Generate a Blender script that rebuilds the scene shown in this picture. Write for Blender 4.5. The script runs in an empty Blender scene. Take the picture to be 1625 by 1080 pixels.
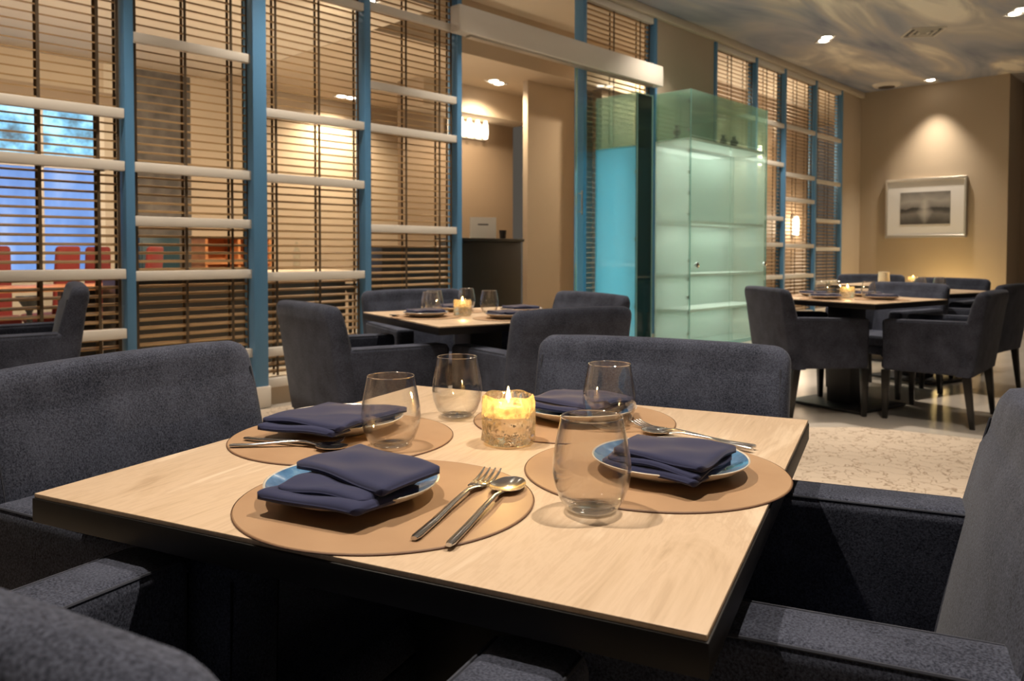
import bpy, bmesh, math, random
from mathutils import Vector, Matrix
sc = bpy.context.scene
COL = sc.collection
random.seed(4)
PI = math.pi
def R(a): return math.radians(a)

# ------------------------------------------------------------------ camera
cam_d = bpy.data.cameras.new('camera'); cam = bpy.data.objects.new('camera', cam_d); COL.objects.link(cam)
YAW = 0.7654; PITCH = 0.0291; ROLL = 0.0011
sw, cw = math.sin(YAW), math.cos(YAW)
fwd0 = Vector((cw, sw, 0)); rgt0 = Vector((sw, -cw, 0)); up0 = Vector((0, 0, 1))
fwd = fwd0 * math.cos(PITCH) - up0 * math.sin(PITCH)
dn = -(fwd0 * math.sin(PITCH) + up0 * math.cos(PITCH))
cx_ = rgt0 * math.cos(ROLL) - dn * math.sin(ROLL)
cy_ = rgt0 * math.sin(ROLL) + dn * math.cos(ROLL)
m = Matrix.Identity(4)
for i in range(3):
    m[i][0] = cx_[i]; m[i][1] = -cy_[i]; m[i][2] = -fwd[i]
m[2][3] = 1.07
cam.matrix_world = m
cam_d.sensor_width = 36; cam_d.lens = 1247.28 / 1625 * 36
cam_d.shift_x = 9.05 / 1625; cam_d.shift_y = -103.8 / 1625
cam_d.clip_start = .02; cam_d.clip_end = 100
cam_d.dof.use_dof = True; cam_d.dof.focus_distance = 1.15; cam_d.dof.aperture_fstop = 9
sc.camera = cam

# ------------------------------------------------------------------ world and exposure
w = bpy.data.worlds.new('world'); sc.world = w; w.use_nodes = True
bg = w.node_tree.nodes['Background']; bg.inputs[0].default_value = (1.0, .86, .70, 1); bg.inputs[1].default_value = .07
sc.view_settings.view_transform = 'Standard'; sc.view_settings.look = 'None'
sc.view_settings.gamma = 1; sc.view_settings.use_curve_mapping = False
sc.view_settings.exposure = 0.18
sc.cycles.use_denoising = True
sc.cycles.sample_clamp_indirect = 4
sc.cycles.max_bounces = 10; sc.cycles.transparent_max_bounces = 24

# ------------------------------------------------------------------ materials
MATS = {}
def mat(name, col=(.5, .5, .5), rough=.5, metal=0, spec=.5, sheen=0, emit=None, es=0, trans=0, coat=0):
    mt = bpy.data.materials.new(name); mt.use_nodes = True
    b = mt.node_tree.nodes['Principled BSDF']
    b.inputs['Base Color'].default_value = (*col, 1); b.inputs['Roughness'].default_value = rough
    b.inputs['Metallic'].default_value = metal; b.inputs['Specular IOR Level'].default_value = spec
    if sheen: b.inputs['Sheen Weight'].default_value = sheen; b.inputs['Sheen Roughness'].default_value = .4
    if emit: b.inputs['Emission Color'].default_value = (*emit, 1); b.inputs['Emission Strength'].default_value = es
    if trans: b.inputs['Transmission Weight'].default_value = trans
    if coat: b.inputs['Coat Weight'].default_value = coat; b.inputs['Coat Roughness'].default_value = .08
    MATS[name] = mt
    return mt
def N(mt, t, **kw):
    n = mt.node_tree.nodes.new(t)
    for k, v in kw.items():
        if k in n.inputs: n.inputs[k].default_value = v
        else: setattr(n, k, v)
    return n
def L(mt, a, b): mt.node_tree.links.new(a, b)
def P(mt): return mt.node_tree.nodes['Principled BSDF']
def coords(mt, scale=(1, 1, 1), rot=(0, 0, 0), kind='Object'):
    tc = N(mt, 'ShaderNodeTexCoord'); mp = N(mt, 'ShaderNodeMapping')
    mp.inputs['Scale'].default_value = scale; mp.inputs['Rotation'].default_value = rot
    L(mt, tc.outputs[kind], mp.inputs['Vector']); return mp.outputs['Vector']
def ramp(mt, src, stops):
    r = N(mt, 'ShaderNodeValToRGB'); L(mt, src, r.inputs['Fac'])
    e = r.color_ramp.elements
    while len(e) < len(stops): e.new(.5)
    for k, (p, c) in enumerate(stops): e[k].position = p; e[k].color = (*c, 1)
    return r.outputs['Color']
def bump(mt, src, s=.2, d=.002):
    b = N(mt, 'ShaderNodeBump'); b.inputs['Strength'].default_value = s; b.inputs['Distance'].default_value = d
    L(mt, src, b.inputs['Height']); L(mt, b.outputs['Normal'], P(mt).inputs['Normal'])
def noisy(name, c1, c2, scale=5, rough=.6, sc3=(1, 1, 1), detail=4, bs=0, bd=.001, lo=.3, hi=.7, **kw):
    mt = mat(name, c1, rough, **kw)
    n = N(mt, 'ShaderNodeTexNoise', Scale=scale, Detail=detail)
    L(mt, coords(mt, sc3), n.inputs['Vector'])
    L(mt, ramp(mt, n.outputs['Fac'], [(lo, c1), (hi, c2)]), P(mt).inputs['Base Color'])
    if bs: bump(mt, n.outputs['Fac'], bs, bd)
    return mt

def fabric(name, c1, c2, scale=420):
    mt = mat(name, c1, .9, spec=.15, sheen=.08)
    v = coords(mt)
    n = N(mt, 'ShaderNodeTexNoise', Scale=scale, Detail=3, Roughness=.7); L(mt, v, n.inputs['Vector'])
    n2 = N(mt, 'ShaderNodeTexNoise', Scale=9.0, Detail=3); L(mt, v, n2.inputs['Vector'])
    mx = N(mt, 'ShaderNodeMath', operation='MULTIPLY_ADD'); L(mt, n2.outputs['Fac'], mx.inputs[0]); mx.inputs[1].default_value = .35
    L(mt, n.outputs['Fac'], mx.inputs[2])
    L(mt, ramp(mt, mx.outputs[0], [(.48, c1), (.88, c2)]), P(mt).inputs['Base Color'])
    bump(mt, n.outputs['Fac'], .5, .0012)
    return mt
fabric('chair_fabric', (.007, .0092, .0175), (.088, .098, .138), 330)
mat('piping_fabric', (.050, .054, .070), .9, spec=.1, sheen=.05)
mat('napkin_cloth', (.024, .028, .072), .85, spec=.2, sheen=.3)
_m = MATS['napkin_cloth']; _n = N(_m, 'ShaderNodeTexNoise', Scale=900.0, Detail=2); L(_m, coords(_m), _n.inputs['Vector']); bump(_m, _n.outputs['Fac'], .25, .0005)
mat('red_fabric', (.20, .018, .014), .7, sheen=.2)
mat('black_wood', (.010, .009, .008), .35)
mat('black_edge', (.007, .006, .006), .5, spec=.3)
mat('black_metal', (.012, .012, .013), .45)
# pale oak laminate, grain along local y
wd = mat('oak_laminate', (.68, .50, .33), .38, spec=.4)
v = coords(wd, (7, 1.3, 1)); n0 = N(wd, 'ShaderNodeTexNoise', Scale=1.5, Detail=5, Roughness=.6, Distortion=1.8); L(wd, v, n0.inputs['Vector'])
v2 = coords(wd, (60, 2.2, 1)); n1 = N(wd, 'ShaderNodeTexNoise', Scale=3.0, Detail=4); L(wd, v2, n1.inputs['Vector'])
ad = N(wd, 'ShaderNodeMath', operation='MULTIPLY_ADD'); L(wd, n1.outputs['Fac'], ad.inputs[0]); ad.inputs[1].default_value = .28; L(wd, n0.outputs['Fac'], ad.inputs[2])
L(wd, ramp(wd, ad.outputs[0], [(.42, (.42, .29, .18)), (.54, (.56, .41, .27)), (.62, (.61, .455, .31)), (.68, (.55, .40, .265)), (.82, (.70, .55, .395))]), P(wd).inputs['Base Color'])
noisy('placemat_leather', (.34, .20, .105), (.41, .255, .14), 7, .5, bs=.1)
mat('placemat_edge', (.13, .06, .03), .6)
# blue reactive glaze
gl = mat('blue_glaze', (.08, .2, .38), .16, spec=.6, coat=.5)
gn = N(gl, 'ShaderNodeTexNoise', Scale=38.0, Detail=6, Roughness=.65); L(gl, coords(gl), gn.inputs['Vector'])
L(gl, ramp(gl, gn.outputs['Fac'], [(.3, (.035, .11, .24)), (.55, (.075, .19, .36)), (.75, (.2, .36, .5))]), P(gl).inputs['Base Color'])
mat('cream_glaze', (.62, .56, .47), .25, coat=.3)
mat('steel', (.66, .66, .67), .16, metal=1)
mat('chrome', (.75, .75, .75), .1, metal=1)
mat('blue_paint', (.11, .29, .52), .4)
mat('white_paint', (.78, .73, .65), .45)
noisy('slat_wood', (.25, .145, .058), (.46, .30, .14), 3, .5, (1.5, 12, 40))
mat('blind_tape', (.085, .055, .028), .8)
noisy('plaster_beige', (.50, .41, .305), (.54, .445, .335), 1.2, .8)
noisy('plaster_wall', (.47, .375, .265), (.50, .40, .285), .8, .75)
mat('plaster_white', (.62, .55, .45), .8)
mat('brown_panel', (.30, .22, .15), .6)
noisy('dark_stone', (.05, .045, .042), (.16, .14, .125), 6, .4)
mat('teal_paint', (.012, .04, .055), .4)
noisy('orange_wood', (.42, .15, .05), (.62, .27, .10), 4, .5, (1, 1, 6))
mat('dark_curtain', (.09, .07, .055), .9)
mat('paper', (.75, .73, .70), .6)
mat('ink', (.05, .05, .07), .6)
mat('wax', (.80, .72, .52), .5)
mat('aluminium', (.55, .5, .43), .35, metal=.6)
# polished stone floor
fl = noisy('stone_floor', (.42, .38, .33), (.52, .47, .41), 1.3, .22, detail=6)
cp = mat('carpet', (.50, .38, .26), .9, spec=.1, sheen=.2)
vo = N(cp, 'ShaderNodeTexVoronoi', feature='DISTANCE_TO_EDGE', Scale=8.5); vn = N(cp, 'ShaderNodeTexNoise', Scale=11.0, Detail=2)
vv = coords(cp); L(cp, vv, vn.inputs['Vector'])
vm = N(cp, 'ShaderNodeMixRGB', blend_type='ADD'); vm.inputs[0].default_value = .25; L(cp, vv, vm.inputs[1]); L(cp, vn.outputs['Color'], vm.inputs[2]); L(cp, vm.outputs[0], vo.inputs['Vector'])
L(cp, ramp(cp, vo.outputs['Distance'], [(.0, (.27, .20, .14)), (.022, (.40, .31, .23)), (.045, (.56, .465, .365))]), P(cp).inputs['Base Color'])
# ceiling mural of a cloudy sky
cl = mat('sky_mural', (.2, .2, .2), .75)
cv = coords(cl, (.34, 1.15, 1), (0, 0, R(38)))
c0 = N(cl, 'ShaderNodeTexNoise', Scale=1.0, Detail=4, Roughness=.5, Distortion=1.1); L(cl, cv, c0.inputs['Vector'])
L(cl, ramp(cl, c0.outputs['Fac'], [(.30, (.20, .24, .35)), (.46, (.42, .44, .50)), (.55, (.58, .55, .52)), (.66, (.98, .92, .80))]), P(cl).inputs['Base Color'])
# glass
def thin_glass(name, tint=(1, 1, 1), gloss=1.0, base=.03, bumpy=0, diff=0, dcol=(1, 1, 1), power=5.0, edge=0):
    mt = bpy.data.materials.new(name); mt.use_nodes = True; nt = mt.node_tree; nt.nodes.clear(); MATS[name] = mt
    out = nt.nodes.new('ShaderNodeOutputMaterial')
    tr = nt.nodes.new('ShaderNodeBsdfTransparent'); tr.inputs[0].default_value = (*tint, 1)
    gs = nt.nodes.new('ShaderNodeBsdfGlossy'); gs.inputs['Roughness'].default_value = .03; gs.inputs[0].default_value = (gloss, gloss, gloss, 1)
    fr = nt.nodes.new('ShaderNodeLayerWeight'); fr.inputs['Blend'].default_value = .5     # symmetric Schlick reflection for a thin sheet
    pw = nt.nodes.new('ShaderNodeMath'); pw.operation = 'POWER'; nt.links.new(fr.outputs['Facing'], pw.inputs[0]); pw.inputs[1].default_value = power
    a = nt.nodes.new('ShaderNodeMath'); a.operation = 'MULTIPLY_ADD'; a.use_clamp = True; nt.links.new(pw.outputs[0], a.inputs[0]); a.inputs[1].default_value = .9; a.inputs[2].default_value = .04 + base
    mx = nt.nodes.new('ShaderNodeMixShader'); nt.links.new(a.outputs[0], mx.inputs[0])
    first = tr.outputs[0]
    if edge:       # longer path through the glass at grazing angles absorbs more
        em = nt.nodes.new('ShaderNodeMixRGB'); p2 = nt.nodes.new('ShaderNodeMath'); p2.operation = 'POWER'; p2.inputs[1].default_value = 3.0
        nt.links.new(fr.outputs['Facing'], p2.inputs[0]); nt.links.new(p2.outputs[0], em.inputs[0])
        em.inputs[1].default_value = (*tint, 1); em.inputs[2].default_value = (edge, edge, edge, 1); nt.links.new(em.outputs[0], tr.inputs[0])
    if diff:
        df = nt.nodes.new('ShaderNodeBsdfDiffuse'); df.inputs[0].default_value = (*dcol, 1)
        tl = nt.nodes.new('ShaderNodeBsdfTranslucent'); tl.inputs[0].default_value = (*dcol, 1)
        m1 = nt.nodes.new('ShaderNodeMixShader'); m1.inputs[0].default_value = .5
        nt.links.new(df.outputs[0], m1.inputs[1]); nt.links.new(tl.outputs[0], m1.inputs[2])
        m2 = nt.nodes.new('ShaderNodeMixShader'); m2.inputs[0].default_value = diff
        nt.links.new(tr.outputs[0], m2.inputs[1]); nt.links.new(m1.outputs[0], m2.inputs[2]); first = m2.outputs[0]
    nt.links.new(first, mx.inputs[1]); nt.links.new(gs.outputs[0], mx.inputs[2])
    nt.links.new(mx.outputs[0], out.inputs[0])
    if bumpy:
        tc = nt.nodes.new('ShaderNodeTexCoord'); vo = nt.nodes.new('ShaderNodeTexVoronoi'); vo.inputs['Scale'].default_value = bumpy
        bp = nt.nodes.new('ShaderNodeBump'); bp.inputs['Strength'].default_value = 1; bp.inputs['Distance'].default_value = .006
        nt.links.new(tc.outputs['Object'], vo.inputs['Vector']); nt.links.new(vo.outputs['Distance'], bp.inputs['Height'])
        nt.links.new(bp.outputs[0], gs.inputs['Normal']); nt.links.new(bp.outputs[0], fr.inputs['Normal'])
    return mt
thin_glass('tumbler_glass', (.975, .975, .97), 1.0, .01, power=3.2, edge=.55)
thin_glass('tumbler_rim', (.9, .9, .88), 1.0, .40, power=2.0)
thin_glass('pane_glass', (.93, .96, .95), 1.0, .02)
thin_glass('door_glass', (.90, .95, .97), 1.0, .01)
thin_glass('frosted_green', (.90, .97, .93), .9, .02, 0, .40, (.72, .83, .77))
thin_glass('milky_door', (.90, .97, .93), .9, .03, 0, .13, (.74, .85, .79))
thin_glass('milky_back', (.90, .97, .93), .9, .02, 0, .75, (.70, .82, .76))
thin_glass('frosted_turquoise', (.45, .85, .92), .9, .03, 0, .65, (.40, .74, .80))  # cyan reflection on the panes put into the glass colour
thin_glass('smoked_green', (.16, .26, .24), .8, .02, 0, .4, (.05, .09, .085))
thin_glass('green_glass_clear', (.84, .95, .90), .9, .03, 0, .16, (.6, .78, .7))
thin_glass('glass_edge', (.55, .8, .75), 1.0, .12, 0, .6, (.42, .68, .64))
thin_glass('crackle_glass', (.97, .95, .86), 1.0, .10, 70, .16, (.9, .85, .68))
mat('frost_shelf', (.86, .90, .86), .3)
cg = mat('candle_glow_glass', (1, .985, .93), .02, trans=1); P(cg).inputs['IOR'].default_value = 1.45
_v = N(cg, 'ShaderNodeTexVoronoi', Scale=75.0); L(cg, coords(cg), _v.inputs['Vector']); bump(cg, _v.outputs['Distance'], .8, .003)
_nt = cg.node_tree; _o = [n for n in _nt.nodes if n.type == 'OUTPUT_MATERIAL'][0]
_tl = _nt.nodes.new('ShaderNodeBsdfTranslucent'); _tl.inputs[0].default_value = (1, .80, .42, 1)  # amber translucence puts the candle's glow into the glass colour
_tr = _nt.nodes.new('ShaderNodeBsdfTransparent'); _m1 = _nt.nodes.new('ShaderNodeMixShader'); _m1.inputs[0].default_value = .5
_mx = _nt.nodes.new('ShaderNodeMixShader'); _rp = ramp(cg, _v.outputs['Distance'], [(.2, (.07, .07, .07)), (.7, (.38, .38, .38))])
_nt.links.new(_tr.outputs[0], _m1.inputs[1]); _nt.links.new(_tl.outputs[0], _m1.inputs[2])
_nt.links.new(_rp, _mx.inputs[0]); _nt.links.new(P(cg).outputs[0], _mx.inputs[1]); _nt.links.new(_m1.outputs[0], _mx.inputs[2]); _nt.links.new(_mx.outputs[0], _o.inputs[0])
mat('flame', (1, .6, .2), .5, emit=(1, .62, .20), es=22)
mat('lamp_glow', (1, .9, .8), .5, emit=(1, .88, .72), es=14)
mat('crystal_glow', (1, .9, .8), .5, emit=(1, .84, .62), es=5)
mat('warm_glow', (1, .8, .5), .5, emit=(1, .74, .40), es=3.0)
# daylight window view
wv = mat('daylight_view', (0, 0, 0), .6)
wn = N(wv, 'ShaderNodeTexNoise', Scale=2.6, Detail=7, Roughness=.62); L(wv, coords(wv, (1, 1, 1)), wn.inputs['Vector'])
L(wv, ramp(wv, wn.outputs['Fac'], [(.38, (.06, .10, .13)), (.5, (.16, .42, .62)), (.62, (.42, .78, .95))]), P(wv).inputs['Emission Color']); P(wv).inputs['Emission Strength'].default_value = .9*1.6
wb = mat('frosted_daylight', (0, 0, 0), .6)
wn = N(wb, 'ShaderNodeTexNoise', Scale=1.6, Detail=4); L(wb, coords(wb, (1.5, 1, .6)), wn.inputs['Vector'])
L(wb, ramp(wb, wn.outputs['Fac'], [(.3, (.10, .24, .62)), (.6, (.22, .42, .92)), (.75, (.45, .62, 1.0))]), P(wb).inputs['Emission Color']); P(wb).inputs['Emission Strength'].default_value = .85
# framed photograph: grey sea, pale sky, a splash of light
pc = mat('sea_photo', (.3, .3, .3), .35)
pv = N(pc, 'ShaderNodeTexCoord'); sx = N(pc, 'ShaderNodeSeparateXYZ'); L(pc, pv.outputs['Object'], sx.inputs[0])
pn = N(pc, 'ShaderNodeTexNoise', Scale=3.2, Detail=5, Distortion=1.0); L(pc, pv.outputs['Object'], pn.inputs['Vector'])
pm = N(pc, 'ShaderNodeMath', operation='MULTIPLY_ADD'); L(pc, pn.outputs['Fac'], pm.inputs[0]); pm.inputs[1].default_value = .16; L(pc, sx.outputs['Z'], pm.inputs[2])
base_c = ramp(pc, pm.outputs[0], [(.05, (.04, .036, .032)), (.16, (.12, .11, .10)), (.24, (.20, .185, .165)), (.30, (.07, .062, .055)), (.335, (.05, .045, .04)), (.35, (.20, .185, .17)), (.45, (.36, .335, .30)), (.60, (.17, .16, .145))])
def M2(op, a, b=None, c=None):
    n_ = N(pc, 'ShaderNodeMath', operation=op); n_.use_clamp = False
    for k_, q_ in enumerate((a, b, c)):
        if q_ is None: continue
        if isinstance(q_, (int, float)): n_.inputs[k_].default_value = q_
        else: L(pc, q_, n_.inputs[k_])
    return n_.outputs[0]
ay = M2('ABSOLUTE', sx.outputs['Y']); az = M2('ABSOLUTE', M2('SUBTRACT', sx.outputs['Z'], .20))
f_ = M2('SUBTRACT', M2('SUBTRACT', 1.0, M2('MULTIPLY', ay, 7.0)), M2('MULTIPLY', az, 4.0)); f_ = M2('MULTIPLY', M2('MAXIMUM', f_, 0.0), pn.outputs['Fac'])
mxp = N(pc, 'ShaderNodeMixRGB'); L(pc, f_, mxp.inputs[0]); L(pc, base_c, mxp.inputs[1]); mxp.inputs[2].default_value = (.85, .8, .72, 1); L(pc, mxp.outputs[0], P(pc).inputs['Base Color'])

# ------------------------------------------------------------------ mesh helpers
def new_bm(): return bmesh.new()
def prism8(bm, pts, bev=0, seg=2):
    vs = [bm.verts.new(p) for p in pts]      # bottom 4 (ccw), top 4
    fs = []
    for f in ((3, 2, 1, 0), (4, 5, 6, 7), (0, 1, 5, 4), (1, 2, 6, 5), (2, 3, 7, 6), (3, 0, 4, 7)):
        fs.append(bm.faces.new([vs[i] for i in f]))
    if bev:
        es = list({e for f in fs for e in f.edges})
        bmesh.ops.bevel(bm, geom=es + vs, offset=bev, segments=seg, profile=.5, affect='EDGES')
def box(bm, x0, x1, y0, y1, z0, z1, bev=0, seg=2):
    prism8(bm, [(x0, y0, z0), (x1, y0, z0), (x1, y1, z0), (x0, y1, z0), (x0, y0, z1), (x1, y0, z1), (x1, y1, z1), (x0, y1, z1)], bev, seg)
def lathe(bm, prof, seg=40, c=(0, 0), close=False):
    rings = []
    for r, z in prof:
        if r < 1e-6: rings.append([bm.verts.new((c[0], c[1], z))])
        else: rings.append([bm.verts.new((c[0] + r * math.cos(2 * PI * k / seg), c[1] + r * math.sin(2 * PI * k / seg), z)) for k in range(seg)])
    if close: rings.append(rings[0])
    for a, b in zip(rings, rings[1:]):
        if len(a) == 1 and len(b) == 1: continue
        for k in range(seg):
            k2 = (k + 1) % seg
            if len(a) == 1: bm.faces.new((a[0], b[k2], b[k]))
            elif len(b) == 1: bm.faces.new((a[k], a[k2], b[0]))
            else: bm.faces.new((a[k], a[k2], b[k2], b[k]))
def tube(bm, pts, r, seg=8, caps=True, rz=None):
    pts = [Vector(p) for p in pts]; prev = None; rings = []
    for i, p in enumerate(pts):
        d = (pts[min(i + 1, len(pts) - 1)] - pts[max(i - 1, 0)]).normalized()
        a = d.cross(Vector((0, 0, 1)))
        if a.length < 1e-4: a = Vector((1, 0, 0))
        a.normalize(); b = a.cross(d).normalized()
        ra = r[i] if isinstance(r, (list, tuple)) else r
        rb = (rz[i] if isinstance(rz, (list, tuple)) else rz) if rz else ra
        rings.append([bm.verts.new(p + a * ra * math.cos(2 * PI * k / seg) + b * rb * math.sin(2 * PI * k / seg)) for k in range(seg)])
    for A, B in zip(rings, rings[1:]):
        for k in range(seg): bm.faces.new((A[k], A[(k + 1) % seg], B[(k + 1) % seg], B[k]))
    if caps: bm.faces.new(rings[0][::-1]); bm.faces.new(rings[-1])
def obj(name, bm, m, parent=None, smooth=True, loc=None, rz=None, angle=35):
    me = bpy.data.meshes.new(name)
    bmesh.ops.recalc_face_normals(bm, faces=bm.faces)
    bm.to_mesh(me); bm.free()
    for mm in (m if isinstance(m, (list, tuple)) else [m]): me.materials.append(MATS[mm])
    if smooth:
        for p in me.polygons: p.use_smooth = True
        me.set_sharp_from_angle(angle=R(angle))
    o = bpy.data.objects.new(name, me); COL.objects.link(o)
    if parent is not None: o.parent = parent
    if loc is not None: o.location = loc
    if rz is not None: o.rotation_euler = (0, 0, rz)
    return o
def tag(o, label=None, cat=None, group=None, kind=None):
    if label: o['label'] = label
    if cat: o['category'] = cat
    if group: o['group'] = group
    if kind: o['kind'] = kind
    return o
def thing(name, label, cat, loc=(0, 0, 0), rz=0, group=None, s=1):
    o = bpy.data.objects.new(name, None); COL.objects.link(o); o.empty_display_size = .1
    o.location = loc; o.rotation_euler = (0, 0, rz); o.scale = (s, s, s)
    return tag(o, label, cat, group)
def B(name, m, dims, parent=None, bev=0, smooth=False, **kw):
    bm = new_bm(); box(bm, *dims, bev)
    return obj(name, bm, m, parent, smooth or bev > 0, **kw)
def struct(name, m, dims, bev=0):
    o = B(name, m, dims, None, bev); o['kind'] = 'structure'; return o
def kids(o): return [c for c in bpy.data.objects if c.parent == o]
def dup(src, loc, rz, label, group=None, s=None):
    def cp(o, par):
        c = o.copy(); COL.objects.link(c); c.parent = par
        for k in TREE.get(o.name, []): cp(k, c)
        return c
    TREE = {}
    for o in bpy.data.objects:
        if o.parent: TREE.setdefault(o.parent.name, []).append(o)
    c = cp(src, None); c.location = loc; c.rotation_euler = (0, 0, rz)
    if s: c.scale = (s, s, s) if not isinstance(s, tuple) else s
    c['label'] = label
    if group: c['group'] = group
    return c

# ------------------------------------------------------------------ the room
CEIL = 3.78; YL = 5.0; XB = 13.9
struct('floor', 'stone_floor', (-5, 17, -5, 11, -.12, 0))
bm = new_bm()   # carpet laid over the near half of the floor, cut obliquely
poly = [(-4.6, -4.2), (4.85, -4.2), (5.12, 1.10), (4.98, 1.72), (4.72, 1.98), (3.9, 3.4), (3.2, 4.86), (-4.6, 4.86)]
lo = [bm.verts.new((x, y, 0)) for x, y in poly]; hi = [bm.verts.new((x, y, .003)) for x, y in poly]
bm.faces.new(hi); bm.faces.new(lo[::-1])
for i in range(len(poly)): j = (i + 1) % len(poly); bm.faces.new((lo[i], lo[j], hi[j], hi[i]))
tag(obj('carpet', bm, 'carpet', None, False), 'beige carpet with a crackle pattern covering the floor under the nearest tables', 'carpet')
struct('ceiling', 'sky_mural', (-5, 17, -5, YL, CEIL, CEIL + .15))
struct('ceiling_back_room', 'plaster_white', (-5, 17, YL + .01, 11, CEIL, CEIL + .15))
struct('trim_1', 'plaster_white', (-5, XB, YL - .09, YL + .06, CEIL - .09, CEIL - .001), .01)
struct('wall_back', 'plaster_wall', (XB, XB + .15, 2.80, YL + .08, 0, CEIL - .001))
struct('wall_recess', 'brown_panel', (XB + .9, XB + 1.05, -5, 2.80, 0, CEIL - .001))
struct('wall_return', 'plaster_wall', (XB + .15, XB + .9, 2.80, 2.95, 0, CEIL - .001))
struct('baseboard_back', 'brown_panel', (XB - .015, XB - .001, 2.82, YL - .15, .001, .12))
struct('wall_middle', 'plaster_beige', (7.61, 8.88, YL - .04, YL + .08, 0, CEIL - .095))
struct('wall_corner', 'plaster_beige', (13.10, XB - .001, YL - .03, YL + .08, 0, CEIL - .095))
# kick board under the screens
struct('baseboard_left', 'plaster_beige', (-4, 4.53, YL - .02, YL + .06, .001, .12))
struct('baseboard_right', 'plaster_beige', (8.89, 13.09, YL - .02, YL + .06, .001, .12))
# room beyond the screens
YF = 9.5
struct('wall_far', 'plaster_white', (3.30, 3.62, YF, YF + .15, 0, 3.2))
struct('wall_far_left', 'plaster_white', (-5, .2, YF, YF + .15, 0, 3.2))
struct('wall_far_top', 'plaster_beige', (.2, 3.30, YF, YF + .15, 2.68, 3.2))
struct('trim_3', 'brown_panel', (.2, 3.60, YF - .06, YF - .001, 2.70, 2.86))
struct('wall_far_sill', 'plaster_white', (.2, 3.30, YF, YF + .15, 0, .80))
struct('wall_far_right', 'dark_stone', (3.62, 4.30, YF, YF + .15, 0, 3.2))
struct('wall_far_beige', 'plaster_beige', (4.30, 8.2, YF, YF + .15, 0, 3.2))
struct('ceiling_lower', 'plaster_white', (-5, 4.6, YL + .25, YF, 3.2, 3.3))
struct('ceiling_corridor', 'plaster_beige', (4.61, 9.5, 6.2, YF, 3.2, CEIL - .001))
struct('wall_lobby', 'brown_panel', (6.2, 8.2, 7.75, 7.85, 0, 3.199))
struct('trim_2', 'plaster_beige', (6.2, 8.2, 7.35, 7.749, 2.85, 3.199))
struct('wall_pillar', 'plaster_beige', (7.25, 9.4, 6.6, 6.68, 0, 3.199))
struct('wall_service', 'brown_panel', (8.3, 15.0, 6.25, 6.4, 0, CEIL - .001))
# windows of the far room
def window(name, x0, x1, z0, z1, m, nm):
    o = thing(name, None, None, (0, 0, 0)); o['kind'] = 'structure'
    B('pane', m, (x0, x1, YF + .06, YF + .07, z0, z1), o)
    bm = new_bm()
    for a, b, c, d in ((x0, x1, z0, z0 + .05), (x0, x1, z1 - .05, z1), (x0, x0 + .06, z0, z1), (x1 - .06, x1, z0, z1)): box(bm, a, b, YF + .001, YF + .055, c, d)
    for k in range(1, nm):
        xm = x0 + (x1 - x0) * k / nm; box(bm, xm - .02, xm + .02, YF + .001, YF + .055, z0, z1)
    obj('window_frame', bm, 'white_paint', o, False)
window('window_1', .2, 1.96, .80, 2.03, 'frosted_daylight', 2)
window('window_2', 2.02, 3.30, .80, 2.03, 'frosted_daylight', 2)
window('window_3', .2, 1.96, 2.06, 2.68, 'daylight_view', 2)
window('window_4', 2.02, 3.30, 2.06, 2.68, 'daylight_view', 2)

# ------------------------------------------------------------------ slatted screens
def slats(parent, x0, x1, z0, z1, pitch=.052, tapes=2, yo=.02):
    bm = new_bm(); z = z0 + .03
    while z < z1 - .02:
        prism8(bm, [(x0 + .012, yo - .022, z - .009), (x1 - .012, yo - .022, z - .009), (x1 - .012, yo + .022, z), (x0 + .012, yo + .022, z),
                    (x0 + .012, yo - .022, z), (x1 - .012, yo - .022, z), (x1 - .012, yo + .022, z + .009), (x0 + .012, yo + .022, z + .009)])
        z += pitch
    o = obj('slat_panel', bm, 'slat_wood', parent, False)
    bm = new_bm(); fr = {2: (.03, .43, .83, .975), 3: (.03, .16, .57, .97)}[tapes]
    for f in fr:
        xm = x0 + (x1 - x0) * f
        for yy in (yo - .027, yo + .027): box(bm, xm - .0085, xm + .0085, yy - .002, yy + .002, z0, z1 - .002)
    obj('blind_tape', bm, 'blind_tape', o, False)
def screen(label, posts, bays, z0=.2, z1=CEIL - .095, wide=()):
    t = thing('slatted_screen', label, 'partition', (posts[0], YL, 0))
    X0 = posts[0]
    for i, x in enumerate(posts):
        x -= X0; hw = .05 if i in wide else .027; fy = -.09 if i in wide else -.06
        B('post', 'blue_paint', (x - hw, x + hw, fy, .06, .15, z1), t, .003)
        if posts[0] < 8: B('post_foot', 'white_paint', (x - hw - .012, x + hw + .012, fy - .012, -.022, .004, .149), t, .003)
    for i, rails in enumerate(bays):
        a, b = posts[i] - X0 + .03, posts[i + 1] - X0 - .03
        slats(t, a, b, z0, z1, tapes=3 if i % 4 == 3 else 2)
        for z in rails: B('rail', 'white_paint', (a - .002, b + .002, -.055, -.012, z - .03, z + .03), t, .004)
        B('bottom_rail', 'white_paint', (a, b, -.05, .04, .125, .19), t, .004)
        B('top_rail', 'white_paint', (a, b, -.05, .04, z1 - .07, z1 - .001), t, .004)
    return t
screen('long slatted timber screen with blue posts and white rails behind the left chairs', [.20, 1.02, 1.862, 2.702, 3.616, 4.568],
       [[1.85, 1.53, .93, .55], [1.90, 1.585, .936, .575], [2.371, 1.587, 1.258, .921, .382], [2.925, 2.029, 1.582, .898, .374], [2.955, 2.353, 2.028, 1.253, .60]], wide=(3,))
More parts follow.
